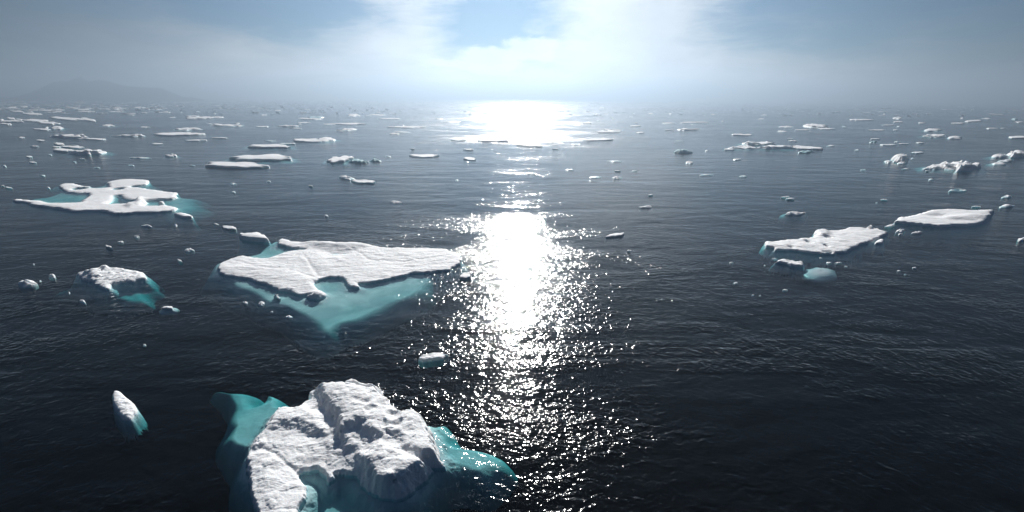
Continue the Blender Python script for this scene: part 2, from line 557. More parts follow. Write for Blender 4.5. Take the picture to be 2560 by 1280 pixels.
def floe(name, label, outline, zoom, thick=0.45, edge=0.25, rough=0.12, rough_scale=3.0, warp=0.25, warp_scale=1.2,
         shelf=None, shelf_depth=(0.6, 1.4), shelf_soft=2.0, keel=2.2, layers=(), pools=(), lumps=None, extra=None,
         top_name='snow_cover', top_mat=None, fine=1.0, seed=1, group=None, dome=0.0):
    """an ice floe from its traced outline; all lengths in metres"""
    P = smooth_poly(zoompts(outline, *zoom), 3)
    S = smooth_poly(zoompts(shelf, *zoom), 3) if shelf else None
    L = [(smooth_poly(zoompts(l[0], *zoom), 3),) + tuple(l[1:]) for l in layers]
    Q = [(smooth_poly(zoompts(l[0], *zoom), 3),) + tuple(l[1:]) for l in pools]
    allp = P if S is None else np.vstack([P, S])
    marg = 4.0 if S is None else 4.5
    x0, y0 = allp.min(0) - marg; x1, y1 = allp.max(0) + marg
    c = P.mean(0)
    R = math.hypot(c[0], c[1], CAM_H) if False else math.sqrt(c[0] ** 2 + c[1] ** 2 + CAM_H ** 2)
    dx = R * 2.5 / FPX * 0.62 * fine
    dy = dx * min(3.0, 0.75 * R / CAM_H)
    root = empty(name, (c[0], c[1], 0.0), label, 'ice floe', group)

    def hfun(X, Y):
        wx = fbm(X, Y, warp_scale, 6, 0.66, seed) * warp; wy = fbm(X, Y, warp_scale, 6, 0.66, seed + 50) * warp
        Xw, Yw = X + wx, Y + wy
        d = sdf(P, Xw, Yw)
        ins = np.clip(d, 0, None)
        top = thick * (0.75 * np.clip(ins / (edge * 0.5), 0, 1) ** 0.6 + 0.25 * (1 - np.exp(-ins / (edge * 4))))
        top = top * (1 + 0.35 * fbm(X, Y, rough_scale * 3, 3, 0.5, seed + 9))
        top = top + dome * (1 - np.exp(-ins / 2.5))
        top = top + rough * fbm(X, Y, rough_scale, 6, 0.58, seed + 20) * sst(d, 0, edge * 3)
        for poly, dh, ew in L:
            top = top + dh * sst(sdf(poly, Xw, Yw), -ew / 2, ew / 2) * sst(d, 0, edge * 2)
        if lumps:
            for ls, lh, k in lumps:
                wd, wr = worley(Xw, Yw, ls, seed + k)
                top = top + lh * (wr ** 2 + 0.15) * np.sqrt(np.clip(1 - (wd / 0.62) ** 2, 0, 1)) * sst(d, 0, 0.5)
        if extra:
            top = top + extra(X, Y, d)
        for poly, lev, ew in Q:
            s = sst(sdf(poly, Xw, Yw), -ew / 2, ew / 2)
            top = top * (1 - s) + (lev + 0.25 * abs(lev) * fbm(X, Y, 1.5, 3, 0.5, 5)) * s
        out = np.clip(-d, 0, None)
        if S is None:
            under = -0.10 - out * keel - out ** 2 * 0.5
        else:
            ds = sdf(S, X + 0.5 * shelf_soft * fbm(X, Y, 3 * warp_scale, 2, 0.5, seed + 70), Y + 0.5 * shelf_soft * fbm(X, Y, 3 * warp_scale, 2, 0.5, seed + 71))
            a, b_ = shelf_depth
            sh = -a - (b_ - a) * sst(out, 0, 6) + 0.25 * a * fbm(X, Y, 3.5, 3, 0.5, seed + 31)
            sh = -0.12 + (sh + 0.12) * sst(out, 0, 0.9)
            w_ = shelf_soft * 0.5
            t = np.clip((w_ - ds) / (2 * w_), 0, None)
            under = sh - 2.6 * t ** 1.7
        return np.where(d > 0, top, under)

    grid_ice(root, c, x0, x1, y0, y1, dx, dy, hfun, top_name, 'submerged_ledge', top_mat or M_SNOW, cut=-2.2 if S is not None else -0.9)
    return root


Z3 = (480, 880, 3.2)
Z2 = (480, 550, 3.2)
ZE = (0, 430, 4.0)
ZG = (1800, 450, 3.368)


def groove(pts, zoom, depth, width):
    P = zoompts(pts, *zoom)

    def f(X, Y):
        Xw = X + 0.25 * fbm(X, Y, 0.7, 4, 0.6, 61); Yw = Y + 0.25 * fbm(X, Y, 0.7, 4, 0.6, 62)
        d = np.full(X.shape, 9e9)
        for (ax, ay), (bx, by) in zip(P[:-1], P[1:]):
            ex, ey = bx - ax, by - ay
            t = np.clip(((Xw - ax) * ex + (Yw - ay) * ey) / (ex * ex + ey * ey), 0, 1)
            d = np.minimum(d, np.hypot(Xw - ax - t * ex, Yw - ay - t * ey))
        return -depth * np.exp(-(d / width) ** 2)
    return f


CR1 = groove("1090,200,1.4 1180,225,1.4 1300,235,1.4 1400,265,1.3 1480,290,1.1 1560,300,1", Z3, 0.22, 0.07)
CR2 = groove("520,700,.6 540,760,.6 640,800,.5 760,900,.4 800,960,.3", Z3, 0.06, 0.12)
CR3 = groove("330,330 520,390 800,420 980,470", Z2, 0.06, 0.2)
CR4 = groove("1280,240 1420,330 1700,350 2050,300", Z2, 0.06, 0.2)
CR5 = groove("900,300 960,380 1010,450", Z2, 0.07, 0.2)


def scarp_extra(X, Y, d):
    # pits pressed into the raised half, cracks across the snow
    wd, wr = worley(X + 0.35 * fbm(X, Y, 0.8, 3, 0.6, 77), Y + 0.35 * fbm(X, Y, 0.8, 3, 0.6, 78), 0.9, 4)
    return CR1(X, Y) + CR2(X, Y) - 0.20 * sst(wr, 0.3, 0.8) * np.clip(1 - wd / 0.6, 0, 1) * PITS(X, Y)


_pit = smooth_poly(zoompts("1300,400,1 1560,420,1 1720,560,1 1740,720,1 1560,720,1 1420,640,1 1280,560,1", *Z3), 3)
PITS = lambda X, Y: sst(sdf(_pit, X, Y), -0.3, 0.5)

floe('ice_floe', 'big rugged white floe with a raised ridge and teal ice under water beside it',
     "920,310,.4 945,250,.9 1050,190,1.3 1120,200,1.3 1200,190,1.4 1280,150,1.5 1370,180,1.4 1400,205,1.3 1500,225,1.2 1545,295,1.1 "
     "1620,390,1 1690,465,.8 1780,470,.6 1830,500,.4 1870,540,.3 1900,600,.2 1950,700,.2 1960,780,.2 2010,860,.1 2020,930 1960,945 1900,955 1935,975 1850,1050 1760,1130 "
     "1700,1160 1600,1190 1520,1188 1450,1150 1350,1090 1330,1030 1300,1010 1160,990 1130,1030 1080,1065 1060,1040 1050,985 960,955 870,985 "
     "860,1020 920,1130 905,1190 870,1250 860,1330 880,1450 600,1450 520,1330 515,1225 480,1180 465,1080 440,920 450,780,.3 480,680,.4 550,600,.5 620,490,.6 650,440,.6 690,405,.6 "
     "760,410,.6 850,415,.5 900,380,.4 940,350,.4", Z3,
     thick=0.38, edge=0.3, rough=0.17, rough_scale=3.2, warp=0.30, warp_scale=0.9,
     shelf="150,180 200,165 300,175 385,195 430,235 470,320 500,260 560,235 640,250 690,300 760,290 860,320 930,330 1300,300 1780,480 1850,470 1990,465 2120,480 2160,600 2400,680 2470,780 2440,900 "
     "2300,970 2150,960 2020,960 1800,1150 1650,1210 1560,1400 1560,1600 700,1600 540,1450 430,1150 350,1010 290,900 250,750 205,600 190,430 140,340",
     shelf_depth=(0.55, 0.95), shelf_soft=2.0,
     layers=[("1000,260,.8 1040,330,.8 1080,430,.8 1140,500,.8 1170,590,.8 1220,700,.8 1300,790,.6 1370,900,.6 1440,1040,.5 1500,1150,.4 1580,1230,.4 1700,1200 1800,1120 1930,1000 "
              "2030,930 2100,700 1900,480 1600,250 1400,100 1100,120 960,200", 0.42, 0.7),
             ("1000,260,.8 1040,330,.8 1080,430,.8 1140,500,.8 1170,590,.8 1220,700,.8 1300,790,.6 1370,900,.6 1440,1040,.5 1500,1150,.4 1580,1230,.4 1700,1200 1800,1120 1930,1000 "
              "2030,930 2100,700 1900,480 1600,250 1400,100 1100,120 960,200", 0.5, 3.0),
             ("1230,640,.8 1330,600,.8 1430,650,.8 1480,730,.8 1400,810,.8 1300,780,.8", -0.36, 0.8), ("1480,700,.8 1620,700,.8 1680,790,.7 1560,800,.7", -0.22, 0.6),
             ("1620,830,.6 1740,820,.6 1850,900,.5 1760,900,.5", -0.25, 0.6),
             ("690,430,.6 900,430,.6 1010,520,.6 1060,640,.6 900,600,.6 700,560,.6 560,640,.6 520,720,.6 500,680,.6", 0.28, 0.8),
],
     lumps=[(0.5, 0.05, 3)], extra=scarp_extra, fine=0.85, seed=3)

floe('ice_floe', 'broad flat wedge of white ice with a turquoise ledge, pointing into the sun glitter',
     "205,385 215,355 300,320 400,292 440,295 500,312 590,316 660,300 740,270 830,252 920,245 850,236 780,230 730,218 690,203 682,182 720,158 770,168 830,184 960,184 1050,190 "
     "1200,192 1310,195 1400,205 1490,222 1600,232 1800,230 2000,238 2060,252 2120,275 2162,310 2150,350 2095,390 2080,412 1980,418 1900,430 1780,430 "
     "1700,455 1620,470 1520,495 1400,510 1330,515 1360,550 1290,545 1240,535 1215,480 1130,460 1050,470 985,510 1020,560 1062,600 1015,642 930,632 950,600 "
     "860,602 780,580 690,560 640,545 500,500 400,475 280,450 230,420", Z2,
     thick=0.28, edge=0.25, rough=0.13, rough_scale=3.0, warp=0.55, warp_scale=2.2,
     shelf="100,385 115,340 260,295 370,272 450,255 500,232 560,180 600,155 680,148 800,160 1000,172 1500,205 2080,240 2190,320 2100,410 1980,440 1840,555 1700,620 1500,700 1330,770 1220,800 "
     "1150,850 1060,875 980,850 880,800 780,730 620,650 400,560 190,470 100,440",
     shelf_depth=(0.26, 0.50), shelf_soft=2.4,
     pools=[("1060,262 1150,258 1250,262 1245,284 1160,290 1080,285", 0.05, 2.4)],
     layers=[("960,190 1200,195 1400,208 1300,235 1150,235 1000,222", 0.35, 2.0),
             ("300,380 700,400 980,480 1000,560 700,520 400,440", 0.12, 2.5),
             ("940,600 1040,590 1030,635 950,625", 0.35, 1.0)],
     lumps=[(1.4, 0.05, 2)], extra=lambda X, Y, d: CR3(X, Y) + CR4(X, Y) + CR5(X, Y), seed=7)

floe('ice_floe', 'small white slab over teal water off the notched end of the broad wedge floe',
     "375,145 390,128 450,130 530,120 580,140 620,168 600,182 500,178 420,168", Z2,
     thick=0.7, edge=0.4, rough=0.1, warp=0.3, shelf="370,165 450,120 600,130 640,180 610,225 520,232 420,210", shelf_depth=(0.9, 1.4), seed=9)

floe('ice_floe', 'sprawling white floe with branching arms around turquoise melt pools',
     "130,298 150,280 250,287 380,292 450,302 490,320 650,322 790,318 800,300 850,270 900,240 880,222 750,218 670,205 640,190 590,170 575,155 600,132 650,123 740,126 "
     "800,140 880,150 860,158 780,163 715,170 725,182 800,184 900,168 1000,168 1100,160 1080,140 1070,120 1110,100 1200,85 1280,78 1400,82 1470,90 1490,105 1460,125 "
     "1380,138 1330,145 1320,160 1400,166 1500,180 1650,200 1790,215 1750,235 1770,250 1740,270 1600,280 1500,285 1450,292 1455,320 1440,350 1520,350 1600,350 "
     "1650,342 1720,350 1765,380 1700,400 1550,415 1400,415 1300,420 1200,432 1120,425 1050,405 950,398 820,400 700,402 600,385 500,370 430,355 350,350 290,325 220,308 150,306", ZE,
     thick=0.32, edge=0.3, rough=0.12, rough_scale=5.0, warp=0.7, warp_scale=3.0,
     shelf="80,306 200,275 260,262 310,232 500,222 560,180 500,150 600,115 900,138 1070,100 1480,100 1520,145 1700,178 1760,212 1960,248 1890,268 1930,330 1880,390 1720,425 1560,435 1200,448 "
     "1000,425 600,410 250,335",
     shelf_depth=(0.32, 0.5), shelf_soft=5.0,
     pools=[("1135,240 1190,247 1250,282 1335,300 1290,318 1090,320 1150,282", -0.55, 1.5), ("1150,170 1240,168 1200,185 1140,182", -0.4, 1.5)],
     layers=[("1370,300 1430,285 1465,305 1445,345 1400,340", 0.9, 2.0), ("1280,345 1330,325 1370,355 1310,372", 0.45, 1.5)],
     lumps=[(2.0, 0.06, 2)], seed=13)
floe('ice_floe', 'thin white sliver at the lower right tip of the floe with melt pools',
     "1740,430 1790,424 1850,425 1930,450 1840,465 1790,455", ZE, thick=0.5, edge=0.4, warp=0.3,
     shelf="1640,425 1760,415 1940,450 1840,475 1760,462", shelf_depth=(0.8, 1.4), seed=15)
floe('ice_floe', 'small crumbled white lump inside the turquoise pool of the branching floe',
     "1585,318 1600,310 1630,308 1645,318 1630,332 1595,332", ZE, thick=0.5, edge=0.3, lumps=[(1.0, 0.4, 3)], seed=16)

floe('ice_floe', 'crumbled heap of knobbly white ice with a dim teal ledge',
     "755,1035 800,1008,.1 870,985,.2 950,966,.2 1010,962,.2 1060,960,.2 1100,960,.2 1160,952,.2 1300,972,.2 1400,988,.2 1450,1014,.1 1470,1070 1400,1080 1340,1105 1250,1112 1180,1130 1120,1130 1110,1165 1080,1182 "
     "1000,1160 950,1130 870,1100 810,1090 800,1060", ZE,
     thick=0.22, edge=0.25, rough=0.08, rough_scale=1.2, warp=0.35, warp_scale=1.0,
     shelf="600,1072 740,1040 900,1000 1480,1028 1510,1055 1460,1120 1400,1210 1280,1232 1100,1225 950,1170 700,1112", shelf_depth=(0.9, 1.3), shelf_soft=2.5,
     lumps=[(0.42, 0.15, 2), (1.3, 0.10, 5), (0.22, 0.06, 8)], dome=0.12,
     layers=[("1020,985 1060,960 1100,985 1070,1010", 0.6, 0.7), ("860,1030 1000,1000 1020,1050 930,1070", 0.35, 1.0)],
     top_name='crumbled_ice', top_mat=M_BRASH, fine=0.8, seed=21)

floe('ice_floe', 'long pale floe with small dark holes, narrow at its far left tip',
     "383,545 420,530 450,535 520,520 650,508 750,492 790,470 800,442 850,434 910,440 1020,432 1050,412 1150,406 1220,415 1250,402 1275,415 1310,425 1340,422 1365,437 "
     "1425,456 1400,475 1330,502 1280,530 1200,560 1100,600 1000,626 880,634 780,624 660,606 590,602 490,606 470,592 440,582 385,572", ZG,
     thick=0.42, edge=0.3, rough=0.15, rough_scale=3.0, warp=0.7, warp_scale=2.0,
     pools=[("700,524 730,528 765,545 725,542", -0.015, 0.5), ("590,577 620,578 618,588 592,587", -0.015, 0.4), ("880,566 918,567 915,574 885,573", -0.015, 0.4),
            ("860,616 900,610 960,618 930,626 870,624", -0.015, 0.5), ("870,490 925,494 920,500 880,498", 0.05, 0.4)],
     layers=[("800,445 850,436 905,445 900,480 830,490", 0.35, 1.0), ("1230,412 1260,402 1275,420 1240,425", 0.6, 0.8)],
     lumps=[(1.5, 0.08, 2)], seed=25)
floe('ice_floe', 'small squared white slab tucked under the right end of the long holed floe',
     "1300,537 1330,511 1373,507 1370,543", ZG, thick=0.35, edge=0.25, warp=0.15, seed=26)
floe('ice_floe', 'long smooth white floe with a faint blue pool on top, above its holed neighbour',
     "1475,354 1495,330 1560,325 1640,305 1700,290 1760,270 1850,263 1970,262 2130,270 2290,272 2302,290 2270,312 2245,326 2280,346 2200,372 2140,390 2060,390 2000,396 "
     "1900,403 1830,403 1740,392 1680,386 1600,379 1530,373 1480,368", ZG,
     thick=0.6, edge=0.35, rough=0.18, rough_scale=4.0, warp=0.6, warp_scale=2.5,
     shelf="1465,358 1700,280 1860,255 2290,268 2310,300 2290,350 2100,400 2000,430 1930,428 1880,408 1500,380", shelf_depth=(0.5, 0.9), shelf_soft=2.0,
     pools=[("1760,315 1850,303 1895,318 1800,325", 0.06, 3.0)], layers=[("1900,330 2050,315 2260,325 2150,345 1950,350", 0.3, 2.0)], seed=28)
floe('ice_floe', 'low pointed white floe adrift below the long holed floe',
     "455,700 485,690 530,682 560,668,.4 600,660,.5 640,682,.3 695,715 685,740 620,737 560,716 500,705", ZG, thick=0.45, edge=0.3, rough=0.2, rough_scale=1.0, warp=0.4, warp_scale=1.0,
     lumps=[(0.7, 0.25, 3)], seed=31)

floe('ice_chunk', 'furrowed white chunk alone in the near black water, pale ice showing beneath it',
     "664,615 668,592 682,572 712,574 748,602 794,640 818,686 800,712 776,744 735,740 700,706 672,655", (0, 740, 2.37),
     thick=0.38, edge=0.25, rough=0.12, rough_scale=0.8, warp=0.08, warp_scale=0.4, keel=6.0,
     lumps=[(0.30, 0.10, 2), (0.16, 0.05, 4)], top_name='crumbled_ice', top_mat=M_BRASH, seed=41)


# ------------------------------------------------------------------ smaller pieces, each its own object
ZOOM = {'a': (0, 230, 4.0), 'b': (640, 230, 4.0), 'c': (1280, 230, 4.0), 'd': (1920, 230, 4.0), 'e': (0, 430, 4.0),
        'g': (1800, 450, 3.368), 'h': (0, 740, 2.37), 'i': (480, 550, 3.2), 'p': (0, 0, 1.0)}
rnd = random.Random(5)


def piece(name, label, cat, x0, x1, y0, y1, kind='f', slant=0.0, group=None):
    """x0..y1: where it shows in the photo.  f flat, l lumpy, t lumpy with ledge, u flat with ledge, b blue ice, s awash, r ring"""
    seed = rnd.randrange(1, 200)
    cx, hw = (x0 + x1) / 2, max((x1 - x0) / 2, 0.9)
    R = math.hypot(*at(cx, y1), CAM_H)
    hpx = y1 - y0
    lum = kind in 'ltb'
    frac = {'f': 0.30, 'u': 0.35, 'l': 0.42, 't': 0.45, 'b': 0.6, 's': 0.0, 'r': 0.25}[kind]
    hh = hpx * frac * R / FPX                     # height in metres
    hh = min(hh, 0.75 if not lum else 3.2)
    hh = max(hh, 0.10) if kind != 's' else 0
    if kind in 'fu': hh = max(hh, 0.28)
    top_px = hh * FPX / R
    hb = max((hpx - top_px) / 2, hpx * 0.22, 0.45)
    cy = y1 - hb
    nseg = 18 if hw < 6 else (34 if hw < 25 else 64)
    C0 = at(cx, cy)
    ring_px = []
    for i in range(nseg):
        a = 2 * math.pi * i / nseg
        c_, s_ = math.cos(a), math.sin(a)
        e = 1 + 0.30 * vnoise(2.1 * c_ + 5, 2.1 * s_ + 5, seed) + 0.16 * vnoise(6 * c_ + 9, 6 * s_ + 9, seed + 3) + 0.07 * vnoise(15 * c_, 15 * s_, seed + 5)
        e = float(e)
        if kind == 's': e = 1 + 0.3 * (e - 1)
        ex = 0.80 if kind in 'fu' else 0.95         # slightly boxed outline, pointed ends
        dx = hw * e * math.copysign(abs(c_) ** ex, c_)
        dy = hb * e * math.copysign(abs(s_) ** 0.9, s_) + slant * hpx * 0.5 * (dx / hw)
        ring_px.append(at(cx + dx, cy + dy) - C0)
    ring = np.array(ring_px)
    prof_top = [(1.0, -0.02), (0.985, 0.45), (0.95, 0.8), (0.86, 0.95), (0.68, 1.0), (0.46, 1.0), (0.24, 1.0)]
    if lum:
        prof_top = [(1.0, -0.02), (0.96, 0.22), (0.88, 0.45), (0.76, 0.66), (0.62, 0.82), (0.47, 0.93), (0.32, 1.0), (0.16, 1.0)]
    if hw > 25:
        prof_top = prof_top[:4] + [(0.78, 1.0), (0.68, 1.0), (0.58, 1.0), (0.48, 1.0), (0.36, 1.0), (0.24, 1.0), (0.12, 1.0)]
    V, F = [], []
    size = float(np.abs(ring).max())
    ns = size * (0.45 if lum else 0.7)
    for fr_, hz in prof_top:
        P = ring * fr_
        X, Y = P[:, 0], P[:, 1]
        n = fbm(X, Y * 0.6, ns, 4, 0.6, seed)
        if lum:
            wd, wr = worley(X, Y, max(ns * 0.6, 0.15), seed)
            bulge = np.clip(0.5 + 0.8 * n + 0.5 * wr * np.clip(1 - wd, 0, 1), 0.15, 1.1)
            z = hh * hz * bulge
        else:
            z = hh * hz * (1 + 0.30 * n) + hh * 0.25 * n * hz
        if kind == 's':
            z = -0.04 - 0.30 * fr_ ** 3 + 0.02 * n
        if kind == 'r':
            z = np.where(fr_ < 0.55, -0.5, z)
        if fr_ == 1.0 and kind != 's':
            z = np.full(len(X), -0.03)
        V += list(np.stack([X, Y, z * np.ones(len(X))], -1))
    nr = len(prof_top)
    V.append((0, 0, float(np.mean(z)) if kind != 's' else -0.12))
    for r in range(nr - 1):
        for i in range(nseg):
            j = (i + 1) % nseg
            F.append((r * nseg + i, r * nseg + j, (r + 1) * nseg + j, (r + 1) * nseg + i))
    apex = nr * nseg
    for i in range(nseg):
        j = (i + 1) % nseg
        F.append(((nr - 1) * nseg + i, (nr - 1) * nseg + j, apex, apex))
    V = np.array(V, float)
    # underwater flank
    led = kind in 'tus'
    w = min(max(size * 0.30, 0.35), 4.0) if led else min(size * 0.08, 0.5)
    kd = min(1.0, size * 0.5)                      # how deep it floats
    und = [(0.0, -0.03), (0.35, -0.25 * kd), (0.9, -0.55 * kd), (1.15, -1.0 * kd), (0.9, -1.6 * kd), (0.0, -2.0 * kd)] if led else [(0.0, -0.03), (0.25, -0.3 * kd), (-0.3, -0.8 * kd)]
    if kind == 's':
        und = [(0.0, float(V[:nseg, 2].mean())), (0.3, -0.4), (0.5, -0.7), (0.2, -1.1)]
    nrm = ring / (np.linalg.norm(ring, axis=1, keepdims=True) + 1e-9)
    VU, FU = [], []
    for k, (o_, z_) in enumerate(und):
        wob = 1 + 0.5 * vnoise(ring[:, 0] / size * 3 + 7, ring[:, 1] / size * 3 + 2, seed + 40) if k else 1
        P = ring + nrm * (o_ * w * np.reshape(wob, (-1, 1)) if k else 0)
        VU += list(np.column_stack([P, V[:nseg, 2] if k == 0 else np.full(nseg, z_)]))
    for r in range(len(und) - 1):
        for i in range(nseg):
            j = (i + 1) % nseg
            FU.append((r * nseg + j, r * nseg + i, (r + 1) * nseg + i, (r + 1) * nseg + j))
    VU = np.array(VU, float)
    top_m = M_BLUE if kind == 'b' else (M_AWASH if kind == 's' else (M_BRASH if R < 110 and lum else (M_SNOW if R < 90 else M_SNOW_FAR)))

    def mesh(nm, vv, ff, mt, parent, sm=True):
        me = bpy.data.meshes.new(nm)
        me.from_pydata([tuple(map(float, q)) for q in vv], [], [tuple(dict.fromkeys(q)) for q in ff])
        me.update()
        if sm:
            me.polygons.foreach_set("use_smooth", [True] * len(me.polygons))
        me.materials.append(mt)
        o = bpy.data.objects.new(nm, me)
        col.objects.link(o)
        o.parent = parent
        return o
    loc = (float(C0[0]), float(C0[1]), 0.0)
    if led and kind != 's' and hw > 8:
        root = empty(name, loc, label, cat, group)
        mesh('snow_cover', V, F, top_m, root)
        mesh('submerged_ledge', VU, FU, M_UNDER, root)
        return root
    N = len(V)
    FA = F + [tuple(i + N for i in q) for q in FU]
    o = mesh(name, np.vstack([V, VU]), FA, top_m, None)
    o.location = loc
    if kind != 's':
        o.data.materials.append(M_UNDER)
        mi = [0] * len(F) + [1] * len(FU)
        o.data.polygons.foreach_set("material_index", mi)
    return tag(o, label, cat, group)


